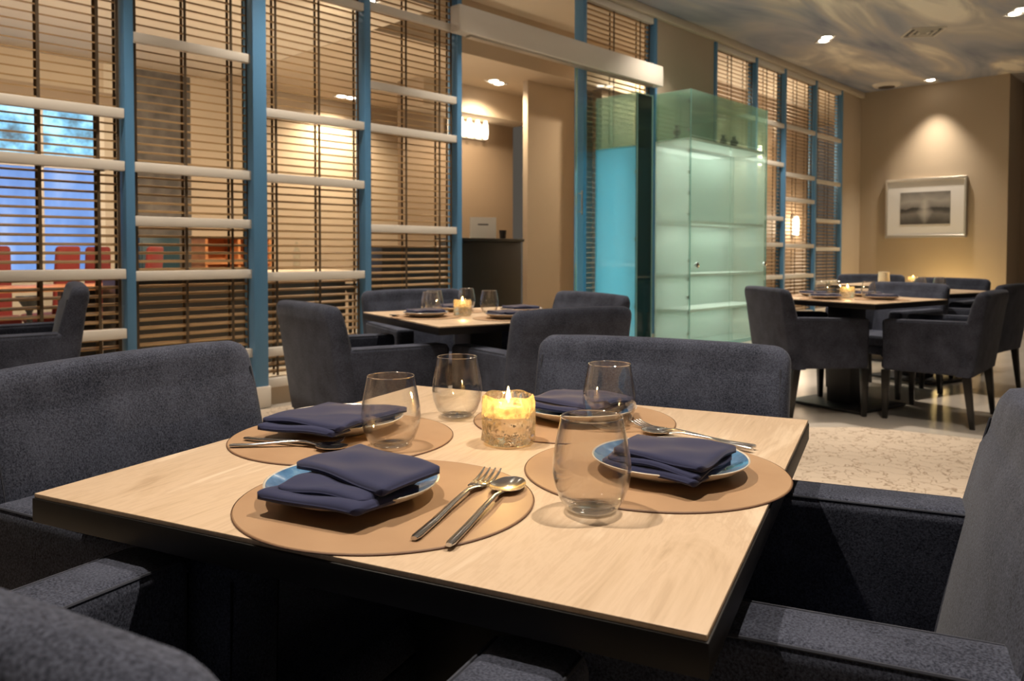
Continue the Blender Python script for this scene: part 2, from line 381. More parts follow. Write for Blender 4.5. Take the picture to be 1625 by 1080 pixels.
screen('slatted timber screen with blue posts between glass cabinet and framed picture', [8.915, 10.01, 10.90, 11.98, 13.0],
       [[2.87, 2.3, 1.55, 1.18], [2.87, 2.318, 1.55, 1.179, .72], [2.884, 2.197, 1.839, 1.166, .719], [2.87, 2.166, 1.566, 1.124, .6]])
screen('narrow slatted screen with two blue posts behind the turquoise glass cabinet', [6.285, 7.56], [[]])
t = thing('door_header', 'broad white sliding-door header beam over the doorway', 'beam', (4.45, YL - .19, 2.90))
B('beam', 'white_paint', (0, 3.06, 0, .12, 0, .22), t, .008); B('track', 'aluminium', (.15, 2.9, .03, .09, -.02, .0), t)
# sliding glass door leaf parked at the doorway's right
t = thing('glass_door', 'clear frameless glass sliding door with small steel handle beside the doorway', 'door', (6.10, YL - .108, .02))
B('pane', 'door_glass', (0, .95, 0, .012, 0, 2.86), t); B('edge_strip', 'glass_edge', (-.012, .0, -.004, .016, 0, 2.86), t)
bm = new_bm(); tube(bm, [(.03, -.04, 1.42), (.03, -.04, 1.66)], .008); tube(bm, [(.03, -.04, 1.45), (.03, 0, 1.45)], .006); tube(bm, [(.03, -.04, 1.63), (.03, 0, 1.63)], .006)
obj('handle', bm, 'chrome', t)

# ------------------------------------------------------------------ glass cabinets
def cabinet(name, label, x0, x1, y0, y1, h, shelves, side, front, front_clear, knobs, lamp=9.5):
    t = thing(name, label, 'cabinet', (x0, y0, 0)); W = x1 - x0; D = y1 - y0; g = .012
    B('base', 'glass_edge', (0, W, 0, D, 0.001, .04), t)
    B('top_panel', 'green_glass_clear', (0, W, 0, D, h - g, h), t)
    zs = shelves[-1]
    for x in (0, W - g):
        B('side_panel', side, (x, x + g, g + .002, D - g - .002, .042, zs), t)
        B('upper_side_panel', 'green_glass_clear', (x, x + g, g + .002, D - g - .002, zs + .002, h - g - .002), t)
    B('back_panel', 'milky_back' if W > 1 else side, (0, W, D - g, D, .042, zs), t); B('upper_back_panel', 'green_glass_clear', (0, W, D - g, D, zs + .002, h - g - .002), t)
    nd = 2 if W > 1 else 1
    for k in range(nd):
        a, b = W * k / nd + .003, W * (k + 1) / nd - .003
        d = B('door', front, (a, b, 0, g, .045, h - .50 if front_clear else h - g - .002), t)
        if knobs:
            kx = b - .08 if (k == 1) else a + .10
            bm = new_bm(); lathe(bm, [(0, 0), (.016, .001), (.014, .014), (.032, .024), (.032, .040), (0, .05)], 16)
            bmesh.ops.rotate(bm, verts=bm.verts, cent=(0, 0, 0), matrix=Matrix.Rotation(R(90), 3, 'X'))
            bmesh.ops.translate(bm, verts=bm.verts, vec=(kx, -.001, .93)); obj('knob', bm, 'chrome', d)
    if front_clear: B('upper_front_panel', 'green_glass_clear', (.003, W - .003, 0, g, h - .495, h - g - .002), t)
    for z in shelves: B('shelf', 'frost_shelf', (g + .01, W - g - .01, .016, D - g - .01, z - .014, z + .014), t)
    if W < 1:  # strip and light added inside to brighten the narrow cabinet's glass
        B('added_lamp_strip', 'aluminium', (W - g - .02, W - g - .004, .10, .13, .05, zs - .02), t)
        ld = bpy.data.lights.new('cabinet_fill_light', 'AREA'); ld.shape = 'RECTANGLE'; ld.size = zs - .15; ld.size_y = D * .75; ld.energy = lamp; ld.color = (.72, .95, 1)
        lo = bpy.data.objects.new('cabinet_fill_light', ld); COL.objects.link(lo); lo.parent = t; lo.location = (W - .05, D / 2, zs / 2 + .02); lo.rotation_euler = (0, R(90), 0)
    for k, z in enumerate(shelves if W > 1 else ()):  # strips and lights added under the shelves to brighten the cabinet
        B('added_lamp_strip', 'aluminium', (W * .1, W * .9, D - .06, D - .03, z - .026, z - .0125), t)
        ld = bpy.data.lights.new('cabinet_fill_light', 'AREA'); ld.shape = 'RECTANGLE'; ld.size = W * .85; ld.size_y = D * .6; ld.energy = lamp * (z - (shelves[k - 1] if k else 0)); ld.color = (1, .97, .90) if W > 1 else (.7, .95, 1)
        lo = bpy.data.objects.new('cabinet_fill_light', ld); COL.objects.link(lo); lo.parent = t; lo.location = (W / 2, D / 2, z - .03)
    bm = new_bm()
    for x in (0, W): tube(bm, [(x, -.004, .03), (x, -.004, h)], .007, 6)
    obj('edge_strip', bm, 'glass_edge', t)
    bm = new_bm()
    for z in [h * f for f in ((.06, .14, .2, .27, .34, .52, .6, .68, .76, .84, .95) if knobs else (.2, .45, .7))]: box(bm, .002, .02, g, .035, z, z + .03)
    obj('hinge', bm, 'steel', t)
    return t
cabinet('glass_cabinet', 'tall mint green glass display cabinet with white shelves and round steel knobs', 7.50, 9.30, 4.46, 4.90, 2.83,
        (.43, .82, 1.40, 2.30), 'frosted_green', 'milky_door', True, True)
cabinet('glass_cabinet', 'narrow tall turquoise glass cabinet left of the mint green one', 6.38, 6.64, 4.38, 4.88, 2.62, (2.1,), 'frosted_turquoise', 'smoked_green', False, False, 4.2)
# small dark figurines on the top shelf
for i, (x, y, s, lab) in enumerate([(8.85, 4.66, 1.0, 'small dark ornament at the right end of the glass cabinet top shelf'), (8.62, 4.68, .8, 'small dark ornament near the middle of the glass cabinet top shelf'),
                         (7.62, 4.7, .9, 'small dark ornament at the left end of the glass cabinet top shelf')]):
    bm = new_bm(); lathe(bm, [(0, 0), (.06 * s, 0), (.05 * s, .02), (.02 * s, .04), (.045 * s, .07), (.05 * s, .1), (.02 * s, .13), (.03 * s, .16), (0, .17 * s)], 20)
    tag(obj('ornament', bm, 'dark_stone', None, loc=(x, y, 2.313)), lab, 'ornament', 'ornaments on the cabinet top shelf')

# ------------------------------------------------------------------ armchairs
def make_chair(label, group):
    t = thing('armchair', label, 'chair', group=group)
    W = .325
    # back: rounded outline in the x-z plane, leaning rearward
    fy = lambda z: -.205 - .110 * ((z - .33) / .54) ** 1.25
    ry = lambda z: -.315 - .075 * (z - .33) / .54
    out = [(-W, .33), (W, .33)] + [(W, .33 + .09 * k) for k in range(1, 6)]; r = .042; zt = .875
    out += [(W - r + r * math.cos(R(a)), zt - r + r * math.sin(R(a))) for a in range(0, 91, 15)]
    out += [(x * W, zt + .006 * (1 - x * x)) for x in (.6, .3, 0, -.3, -.6)]
    out += [(-W + r - r * math.sin(R(a)), zt - r + r * math.cos(R(a))) for a in range(0, 91, 15)] + [(-W, .33 + .09 * k) for k in range(5, 0, -1)]
    bm = new_bm(); n = len(out); K = 7
    prof = [(0, .030), (.06, .013), (.2, .003), (.5, 0), (.8, .003), (.94, .013), (1, .030)]      # thickness position, inset
    rings = []
    for f, ins in prof:
        ring = []
        for x, z in out:
            xx = x * (1 - ins / W); zz = z - ins if z > .8 else (z + ins * .4 if z < .34 else z)
            ring.append(bm.verts.new((xx, ry(z) * (1 - f) + fy(z) * f, zz)))
        rings.append(ring)
    for A, Q in zip(rings, rings[1:]):
        for k in range(n): bm.faces.new((A[k], A[(k + 1) % n], Q[(k + 1) % n], Q[k]))
    for ring in (rings[0], rings[-1]):     # pair left and right outline points into strips
        Lf = [ring[0]] + [ring[n - 1 - k] for k in range(n - 2 - 0)]; Rt = ring[1:]
        m_ = n // 2
        for k in range(m_ - 1):
            a_, b_ = ring[(n - k) % n], ring[1 + k]; c_, d_ = ring[2 + k], ring[(n - k - 1) % n]
            vs = []
            for q in (a_, b_, c_, d_):
                if q not in vs: vs.append(q)
            if len(vs) > 2:
                try: bm.faces.new(vs)
                except ValueError: pass
    bk = obj('backrest', bm, 'chair_fabric', t, angle=60)
    bm = new_bm()
    for s in (-1, 1):
        for g, o_ in ((ry, -.001), (fy, .001)):
            pts = []; bm = new_bm()
            for k in range(7):
                z = .40 + .42 * k / 6; pts.append((s * (W - .020), g(z) + (.008 if g is ry else -.006) + o_, z))
            tube(bm, pts, .0022, 6); obj('piping', bm, 'piping_fabric', bk)
    for s in (-1, 1):
        xo, xi = s * W, s * (W - .105)
        bm = new_bm(); a, b = min(xo, xi), max(xo, xi)
        prism8(bm, [(a, -.245, .335), (b, -.245, .335), (b, .197, .335), (a, .197, .335), (a, -.300, .685), (b, -.300, .685), (b, .205, .677), (a, .205, .677)], .020, 4)
        ar = obj('armrest', bm, 'chair_fabric', t)
        for x in (xo - s * .006, xi + s * .006):
            bm = new_bm(); tube(bm, [(x, -.270, .6800), (x, 0, .6762), (x, .185, .6722), (x, .2005, .655), (x, .193, .36)], .0022, 6); obj('piping', bm, 'piping_fabric', ar)
    bm = new_bm(); box(bm, -W + .1, W - .1, -.21, .235, .33, .395, .012, 2); obj('seat_frame', bm, 'chair_fabric', t)
    bm = new_bm(); box(bm, -W + .101, W - .101, -.205, .245, .397, .475, .025, 4); obj('seat_cushion', bm, 'chair_fabric', t)
    for x, y, dx, dy in ((-.295, .185, 0, 0), (.295, .185, 0, 0), (-.295, -.275, 0, -.035), (.295, -.275, 0, -.035)):
        bm = new_bm(); a, b = .023, .014
        prism8(bm, [(x + dx - b, y + dy - b, .001), (x + dx + b, y + dy - b, .001), (x + dx + b, y + dy + b, .001), (x + dx - b, y + dy + b, .001),
                    (x - a, y - a, .334), (x + a, y - a, .334), (x + a, y + a, .334), (x - a, y + a, .334)], .003, 2)
        obj('leg', bm, 'black_wood', t)
    return t
TC = Vector((.895, .893)); TA = Vector((.310, -.951)); TB = Vector((.951, .310)); TR = math.atan2(TA.y, TA.x)
def tw(x, y): p = TC + TA * x + TB * y; return (p.x, p.y)
def facing(a): return R(a - 90)          # local +y looks along world angle a (degrees)
CZ = .003
G1 = 'armchairs round the nearest table'
ch = make_chair('charcoal armchair nearest the camera, seen from behind at the lower left', G1)
ch.location = (*tw(.006, -.592), CZ); ch.rotation_euler = (0, 0, TR); ch.scale = (.975, .85, 1.015)
dup(ch, (*tw(-.360, -.115), CZ), TR - PI / 2, 'charcoal armchair at the left side of the nearest table, broad back facing right', G1, (.90, 1, 1))
dup(ch, (*tw(.03, .565), CZ), TR + PI, 'charcoal armchair at the far side of the nearest table', G1, (1.03, 1, .955))
dup(ch, (*tw(.415, .015), CZ), TR + PI / 2, 'charcoal armchair at the right side of the nearest table, both arms in view', G1, (.97, 1, .985))
G2 = 'armchairs round the middle table'
dup(ch, (2.25, 3.0, CZ), facing(-10), 'dark armchair left of the middle table, seen from the side', G2, (.96, 1, .96))
dup(ch, (2.67, 2.42, CZ), facing(75), 'dark armchair on the near side of the middle table, back to the camera', G2, (.92, 1, .95))
dup(ch, (3.29, 2.90, CZ), facing(164), 'dark armchair right of the middle table by the turquoise cabinet', G2, (1.03, 1, .95))
dup(ch, (3.05, 3.50, CZ), facing(254), 'grey armchair on the far side of the middle table in front of the slatted screen', G2, (1.03, 1, .95))
dup(ch, (.90, 4.1, CZ), facing(165), 'dark armchair cut off by the left edge of the photo, facing left', 'armchairs further off', 1.05)
G3 = 'armchairs at the right-hand tables'
dup(ch, (5.36, 2.2, 0), facing(-42), 'dark armchair at the left end of the right-hand table beside the glass cabinet', G3, (1.03, 1, .95))
dup(ch, (5.65, 1.56, 0), facing(92), 'dark armchair with back at right and tapered legs, in front of the right-hand table', G3, (1.03, 1, .95))
dup(ch, (6.35, 2.12, 0), facing(162), 'grey armchair on the far side of the right-hand table below the picture', G3, (1.03, 1, .95))
dup(ch, (7.0, 1.70, 0), facing(85), 'dark armchair at the right edge of the photo beyond the nearer right-hand chair', G3, (1.03, 1, .95))
dup(ch, (7.85, 2.15, 0), facing(170), 'grey armchair behind the rearmost table near the right edge', G3, (1.03, 1, .95))
dup(ch, (8.6, 2.95, 0), facing(200), 'dark armchair glimpsed behind the far chair of the right-hand table', G3, (1.03, 1, .95))

# ------------------------------------------------------------------ tables
def make_table(label):
    t = thing('dining_table', label, 'table', group='square dining tables'); a, b = .441, .470
    top = B('tabletop', 'oak_laminate', (-a, a, -b, b, .744, .75), t, .001)
    bm = new_bm(); box(bm, -a - .002, a + .002, -b - .002, b + .002, .712, .744, .0015); o = obj('table_edge', bm, 'black_edge', top)
    B('column', 'black_metal', (-.09, .09, -.09, .09, .022, .7115), t, .004)
    B('support_plate', 'black_metal', (-.2, .2, -.2, .2, .700, .7118), t)
    B('base_plate', 'black_metal', (-.28, .28, -.28, .28, .0035, .022), t, .004)
    return t
tb = make_table('pale oak square table nearest the camera, black edge, four place settings')
tb.location = (*TC, CZ * 0 + .0); tb.rotation_euler = (0, 0, TR)
tb.location.z = 0.0
for c in kids(tb):
    if c.name.startswith('base_plate'): pass
T2 = (2.782, 2.872); T3 = (5.65, 2.10); T4 = (7.25, 2.1)
dup(tb, (*T2, 0), R(-16), 'pale oak square table in the middle distance before the doorway')
dup(tb, (*T3, 0), R(-12), 'oak square table at the right with a lit candle, beyond the glass cabinet')
dup(tb, (*T4, 0), R(-18), 'rearmost oak table near the right edge of the photo')
dup(tb, (8.35, 2.62, 0), R(-5), 'oak table near the wall below the framed picture, glowing candle on it')

# ------------------------------------------------------------------ place settings
def make_mat(label, g):
    t = thing('placemat', label, 'placemat', group=g)
    bm = new_bm(); lathe(bm, [(0, .0004), (.1885, .0004), (.190, .0012), (.1885, .0026), (.186, .0029), (0, .0029)], 96); obj('mat_disc', bm, 'placemat_leather', t)
    bm = new_bm(); lathe(bm, [(.1885, .0002), (.1906, .0002), (.1910, .0014), (.1900, .0022)], 96); obj('mat_edge', bm, 'placemat_edge', t)
    return t
def make_plate(label, g):
    t = thing('dinner_plate', label, 'plate', group=g)
    bm = new_bm(); lathe(bm, [(0, .006), (.062, .006), (.080, .009), (.098, .0165), (.1095, .0222)], 72); obj('plate_well', bm, 'blue_glaze', t)
    bm = new_bm(); lathe(bm, [(0, .0032), (.058, .0032), (.060, 0.0), (.064, 0.0), (.066, .0035), (.085, .0065), (.101, .0135), (.1115, .0210), (.1125, .0228), (.1112, .0236), (.1095, .0222)], 72); obj('plate_rim', bm, 'cream_glaze', t)
    return t
def make_tumbler(label, g):
    t = thing('glass_tumbler', label, 'glass', group=g)
    bm = new_bm()
    lathe(bm, [(.0, .0), (.026, .0), (.0315, .003), (.040, .016), (.0465, .034), (.0490, .050), (.0480, .066), (.0450, .084), (.0412, .102), (.0385, .1165)], 56)
    obj('bowl', bm, 'tumbler_glass', t, angle=60)
    bm = new_bm(); lathe(bm, [(0, .006), (.024, .0065), (.034, .012), (.0405, .020), (.0452, .034), (.0475, .050), (.0466, .066), (.0437, .084), (.0400, .102), (.0374, .1165)], 56)
    obj('inner_wall', bm, 'tumbler_glass', t, angle=60)
    bm = new_bm(); lathe(bm, [(.0385, .1162), (.0387, .1172), (.0380, .1178), (.0373, .1172), (.0374, .1162)], 56); obj('rim', bm, 'tumbler_rim', t)
    bm = new_bm(); lathe(bm, [(0, .0004), (.0255, .0004), (.029, .002), (.029, .004), (.024, .0058), (0, .0056)], 40); obj('base', bm, 'tumbler_rim', t)
    return t
def napkin(label, layers, g, loc, rz, sag=.0):
    # each layer: four corners (local x, y), base height, thickness; a soft folded cloth
    bm = new_bm(); n = 22
    for (q, z0, th, ph) in layers:
        q = [Vector(c) for c in q]; grid = {}
        cen = sum(q, Vector((0, 0))) / 4; q = [cen + (c - cen) * .93 for c in q]
        lu = (q[1] - q[0]).length; lv = (q[3] - q[0]).length; rc = .011
        for side in (0, 1):
            for i in range(n + 1):
                for j in range(n + 1):
                    u, v = i / n, j / n
                    u2 = .5 - .5 * math.cos(PI * u); v2 = .5 - .5 * math.cos(PI * v)
                    a_, b_ = min(u2, 1 - u2) * lu, min(v2, 1 - v2) * lv
                    if a_ < rc and b_ < rc:
                        l_ = math.hypot(rc - a_, rc - b_)
                        if l_ > 0:
                            k_ = min(1, max(rc - a_, rc - b_) / l_)
                            a_, b_ = rc - (rc - a_) * k_, rc - (rc - b_) * k_
                        u2 = a_ / lu if u2 < .5 else 1 - a_ / lu; v2 = b_ / lv if v2 < .5 else 1 - b_ / lv
                    p = (q[0] * (1 - u2) + q[1] * u2) * (1 - v2) + (q[3] * (1 - u2) + q[2] * u2) * v2
                    e = min(1, min(u2, 1 - u2) * lu / (th * .62)); f = min(1, min(v2, 1 - v2) * lv / (th * .62))
                    rim = math.sqrt(max(0, 1 - (1 - e) ** 2)) * math.sqrt(max(0, 1 - (1 - f) ** 2))
                    dz = .0022 * math.sin(9 * u2 + ph) * math.cos(7 * v2 + 2 * ph)
                    d = (p - cen).length
                    zz = z0 + (th * (.5 + .5 * rim) if side else th * (.5 - .5 * rim)) + dz - sag * (d / .12) ** 2
                    pull = .004 * math.sin(5 * (u2 + v2) + ph) 
                    p2 = p + (p - cen) * pull
                    grid[side, i, j] = bm.verts.new((p2.x, p2.y, zz))
        for i in range(n):
            for j in range(n):
                bm.faces.new([grid[1, a, b] for a, b in ((i, j), (i + 1, j), (i + 1, j + 1), (i, j + 1))])
                bm.faces.new([grid[0, a, b] for a, b in ((i, j), (i, j + 1), (i + 1, j + 1), (i + 1, j))])
        for i in range(n):
            for a, b, c, d in (((i, 0), (i + 1, 0), (i + 1, 0), (i, 0)), ((n, i), (n, i + 1), (n, i + 1), (n, i)), ((i + 1, n), (i, n), (i, n), (i + 1, n)), ((0, i + 1), (0, i), (0, i), (0, i + 1))):
                bm.faces.new((grid[0, a[0], a[1]], grid[0, b[0], b[1]], grid[1, b[0], b[1]], grid[1, a[0], a[1]]))
    o = obj('napkin', bm, 'napkin_cloth', None, loc=loc, rz=rz, angle=80)
    return tag(o, label, 'napkin', g)
def make_fork(label, g):
    t = thing('fork', label, 'fork', group=g)      # lies along +y, handle end at origin
    bm = new_bm()
    tube(bm, [(0, 0.003, .0035), (0, .01, .0035), (0, .06, .0040), (0, .12, .0075), (0, .16, .0085), (0, .178, .0068), (0, .19, .0050)],
         [.0035, .0052, .0048, .0036, .0032, .0045, .0095], 14, True, [.0022, .0030, .0028, .0024, .0020, .0014, .0011])
    obj('handle', bm, 'steel', t, angle=60)
    bm = new_bm()
    prism8(bm, [(-.0095, .188, .0040), (.0095, .188, .0040), (.012, .214, .0022), (-.012, .214, .0022), (-.0095, .188, .0062), (.0095, .188, .0062), (.012, .214, .0042), (-.012, .214, .0042)], .0006, 1)
    for k in range(4):
        x = -.0105 + .007 * k
        tube(bm, [(x, .211, .0032), (x * 1.03, .228, .0034), (x * 1.05, .245, .0064), (x * 1.04, .258, .0105)], [.0022, .002, .0018, .0010], 8, True, [.0011, .0011, .0010, .0008])
    obj('tines', bm, 'steel', t, angle=60)
    return t
def make_spoon(label, g):
    t = thing('spoon', label, 'spoon', group=g)
    bm = new_bm()
    tube(bm, [(0, 0.003, .0035), (0, .01, .0035), (0, .06, .0040), (0, .12, .0075), (0, .16, .0085), (0, .18, .0064), (0, .192, .0052)],
         [.0035, .0052, .0048, .0036, .0032, .0036, .0060], 14, True, [.0022, .0030, .0028, .0024, .0020, .0016, .0012])
    obj('handle', bm, 'steel', t, angle=60)
    bm = new_bm(); n = 18; rg = []
    for s in (0, 1):
        gr = []
        for i in range(n + 1):
            tt = i / n; row = []
            yy = .186 + .068 * tt; hw = .0205 * math.sqrt(max(0, 1 - (2 * (tt ** .88) - 1) ** 2)) + .0006
            for j in range(13):
                f = j / 6 - 1; x = hw * f
                z = .0068 - .0058 * (1 - f * f) * math.sin(PI * min(1, max(0, tt * .96 + .02))) - .001 * math.sin(PI * tt) + (.0009 if s else 0)
                row.append(bm.verts.new((x, yy, z)))
            gr.append(row)
        for i in range(n):
            for j in range(12): bm.faces.new((gr[i][j], gr[i][j + 1], gr[i + 1][j + 1], gr[i + 1][j]))
        rg.append(gr)
    for i in range(n):
        for j in (0, 12): bm.faces.new((rg[0][i][j], rg[0][i + 1][j], rg[1][i + 1][j], rg[1][i][j]))
    obj('bowl', bm, 'steel', t, angle=60)
    return t
def make_candle(label, g, power=1.0, crackle=True):
    t = thing('candle_holder', label, 'candle holder', group=g)
    bm = new_bm(); n = 48; prof = [(.030, .0), (.039, .0012), (.0435, .006), (.0452, .02), (.0455, .05), (.0445, .070), (.0436, .078), (.041, .0815), (.037, .080), (.0355, .072), (.0350, .055), (.030, .046), (.015, .0445), (0, .0445)]
    rings = []
    for r, z in prof:
        ring = []
        for k in range(n):
            a = 2 * PI * k / n
            d = (.0020 * math.sin(7 * a + 90 * z) * math.sin(5 * a - 140 * z) + .0015 * math.sin(13 * a + 210 * z)) if .003 < z < .079 and r > .040 else 0
            ring.append(bm.verts.new(((r + d) * math.cos(a), (r + d) * math.sin(a), z + (.0015 * math.sin(5 * a) if z > .075 else 0))))
        rings.append(ring)
    bm.faces.new(rings[0][::-1]); bm.faces.new(rings[-2])
    bmesh.ops.delete(bm, geom=rings[-1], context='VERTS')
    for A, Bq in zip(rings[:-1], rings[1:-1]):
        for k in range(n): bm.faces.new((A[k], A[(k + 1) % n], Bq[(k + 1) % n], Bq[k]))
    obj('holder', bm, 'candle_glow_glass', t, angle=25)
    bm = new_bm(); lathe(bm, [(0, .0465), (.019, .0465), (.0195, .048), (.0195, .060), (.018, .0612), (0, .0605)], 32); obj('wax', bm, 'wax', t)
    bm = new_bm(); tube(bm, [(0, 0, .0605), (.0004, 0, .066), (.001, 0, .070)], .0008, 6); obj('wick', bm, 'ink', t)
    bm = new_bm(); lathe(bm, [(0, .066), (.0032, .069), (.0046, .074), (.0040, .080), (.0020, .089), (0, .095)], 16); obj('flame', bm, 'flame', t)
    ld = bpy.data.lights.new('candle_light', 'POINT'); ld.energy = 1.1 * power; ld.color = (1, .62, .22); ld.shadow_soft_size = .006
    lo = bpy.data.objects.new('candle_light', ld); COL.objects.link(lo); lo.parent = t; lo.location = (0, 0, .0985)
    return t
ZT = .7501; ZM = ZT + .003
GM = 'round tan placemats on the nearest table'
mt_ = make_mat('round tan placemat at the near edge of the nearest table, fork and spoon on it', GM)
mt_.location = (*tw(-.006, -.287), ZT); mt_.rotation_euler = (0, 0, TR)
dup(mt_, (*tw(.270, -.004), ZT), TR, 'round tan placemat at the right side of the nearest table', GM)
dup(mt_, (*tw(-.272, -.032), ZT), TR, 'round tan placemat at the left side of the nearest table', GM)
dup(mt_, (*tw(.040, .268), ZT), TR, 'round tan placemat at the far side of the nearest table', GM)
GP = 'blue plates on the nearest table'
pl = make_plate('blue glazed plate with pale rim on the near placemat', GP)
PC = {'near': (-.050, -.300), 'right': (.292, -.003), 'left': (-.308, .008), 'back': (.040, .290)}
pl.location = (*tw(*PC['near']), ZM); pl.rotation_euler = (0, 0, TR)
dup(pl, (*tw(*PC['right']), ZM), TR + 1, 'blue glazed plate with pale rim on the right-hand placemat', GP)
dup(pl, (*tw(*PC['left']), ZM), TR + 2, 'blue plate on the left-hand placemat, partly seen through a tumbler', GP)
dup(pl, (*tw(*PC['back']), ZM), TR + 3, 'blue plate on the far placemat behind the candle holder', GP)
GN = 'folded navy napkins on the nearest table'
def lay(c, pts): return [(x - c[0], y - c[1]) for x, y in pts]
def nap(key, label, ls):
    c = PC[key]
    napkin(label, [(lay(c, q), z, th, ph) for q, z, th, ph in ls], GN, (*tw(*c), ZM), TR, sag=.004)
nap('near', 'navy napkin folded in layers on the near blue plate, corner pointing up', [
    ([(-.118, -.418), (-.112, -.330), (.062, -.290), (.046, -.418)], .0185, .012, .3),
    ([(-.100, -.400), (-.105, -.300), (.050, -.270), (.040, -.400)], .0270, .0095, 1.1),
    ([(-.132, -.330), (-.108, -.205), (.072, -.262), (.056, -.385)], .0350, .0120, 2.0)])
nap('right', 'navy napkin folded square on the right-hand blue plate', [
    ([(.206, -.085), (.225, .020), (.388, .010), (.362, -.138)], .0180, .0105, .3),
    ([(.214, -.083), (.226, .018), (.390, .006), (.364, -.132)], .0265, .0095, 1.4),
    ([(.222, -.080), (.228, .032), (.392, .028), (.368, -.126)], .0345, .0110, 2.4)])
nap('left', 'navy napkin on the left-hand blue plate, pointed corner over the rim', [
    ([(-.392, -.130), (-.380, .030), (-.215, .070), (-.225, -.120)], .0185, .0110, .6),
    ([(-.400, -.110), (-.370, .050), (-.205, .095), (-.215, -.112)], .0275, .0110, 1.9)])
nap('back', 'navy napkin on the far blue plate behind the candle holder', [
    ([(-.055, .245), (-.040, .375), (.125, .365), (.090, .205)], .0185, .0110, .2),
    ([(-.060, .260), (-.035, .395), (.140, .375), (.095, .215)], .0275, .0110, 2.7)])
GG = 'stemless tumblers on the nearest table'
tg = make_tumbler('stemless clear tumbler nearest the camera, beside the right placemat', GG)
tg.location = (*tw(.247, -.213), ZT + .0005)
GLASSES = [((-.157, -.055), 'stemless clear tumbler at the left, in front of the left-hand plate'),
           ((-.176, .200), 'stemless clear tumbler left of the candle holder at the far left corner'),
           ((.121, .236), 'stemless clear tumbler right of the candle holder, before the far plate')]
for (x, y), lab in GLASSES: dup(tg, (*tw(x, y), ZT + .0005), 0, lab, GG)
cd = make_candle('crackled glass candle holder with lit candle at the centre of the nearest table', 'candle holders')
cd.location = (*tw(.004, .055), ZT + .0005)
GF = 'forks on the nearest table'
def aim(p, q): d = Vector(tw(*q)) - Vector(tw(*p)); return math.atan2(d.y, d.x) - PI / 2
fk = make_fork('steel fork lying left of the spoon on the near placemat', GF)
fk.location = (*tw(.110, -.407), ZM); fk.rotation_euler = (0, 0, aim((.110, -.407), (.070, -.127)))
fk.scale = (1.12, 1.06, 1)
dup(fk, (*tw(-.384, -.185), ZM), aim((-.384, -.185), (-.235, -.095)), 'steel fork on the left-hand placemat in front of the spoon', GF, (1, .72, 1))
dup(fk, (*tw(.386, .165), ZM), aim((.386, .165), (.165, .262)), 'steel fork beyond the right-hand plate, tines pointing left', GF, (1, .95, 1))
sp = make_spoon('steel spoon lying right of the fork on the near placemat', 'spoons on the nearest table')
sp.location = (*tw(.154, -.407), ZM); sp.rotation_euler = (0, 0, aim((.154, -.407), (.114, -.150))); sp.scale = (1.1, 1.02, 1)
dup(sp, (*tw(-.400, -.135), ZM), aim((-.400, -.135), (-.17, -.118)), 'steel spoon on the left-hand placemat close to the plate', 'spoons on the nearest table', (1, .8, 1))
dup(sp, (*tw(.388, .186), ZM), aim((.388, .186), (.205, .215)), 'steel spoon beyond the right-hand plate, beside the fork', 'spoons on the nearest table', (1, .8, 1))

# middle table settings
def ang(a, b, c): return None
def simple_napkin(label, g, loc, rz, proto=[None]):
    q = [(-.09, -.075), (-.09, .075), (.09, .085), (.085, -.08)]
    if proto[0] is None:
        proto[0] = napkin(label, [(q, .018, .009, .3), ([(x * .98, y * .95) for x, y in q], .027, .009, 1.9)], g, loc, rz, .004); return proto[0]
    o = proto[0].copy(); COL.objects.link(o); o.location = loc; o.rotation_euler = (0, 0, rz); o['label'] = label; o['group'] = g; return o
def setting(tx, ty, x, y, rz, where, nap_rz=0):
    dup(mt_, (tx + x, ty + y, ZT), rz, 'round tan placemat ' + where, 'placemats on the further tables', .9)
    dup(pl, (tx + x, ty + y, ZT + .003), rz, 'blue plate ' + where, 'plates on the further tables', 1)
    simple_napkin('folded navy napkin on the plate ' + where, 'napkins on the further tables', (tx + x, ty + y, ZT + .0035), rz + nap_rz)
setting(*T2, -.262, .10, R(-16), 'at the left side of the middle table')
setting(*T2, -.045, -.255, R(74), 'at the near side of the middle table')
setting(*T2, .262, -.055, R(-16), 'at the right side of the middle table')
setting(*T2, .075, .27, R(74), 'at the far side of the middle table')
G5 = 'tumblers on the middle table'
for x, y, lab in ((2.60, 3.03, 'clear tumbler by the left plate of the middle table'), (3.00, 3.19, 'clear tumbler at the far side of the middle table'), (2.92, 2.93, 'clear tumbler right of the candle on the middle table'), (2.72, 3.14, 'faint clear tumbler at the far left of the middle table')):
    dup(tg, (x, y, ZT + .0005), 0, lab, G5)
dup(cd, (2.69, 2.89, ZT + .0005), .4, 'lit candle holder in the middle of the middle table', 'candle holders')
dup(sp, (2.50, 2.93, ZT + .0038), R(30), 'spoon in front of the left plate on the middle table', 'cutlery on the middle table', (1, .8, 1))
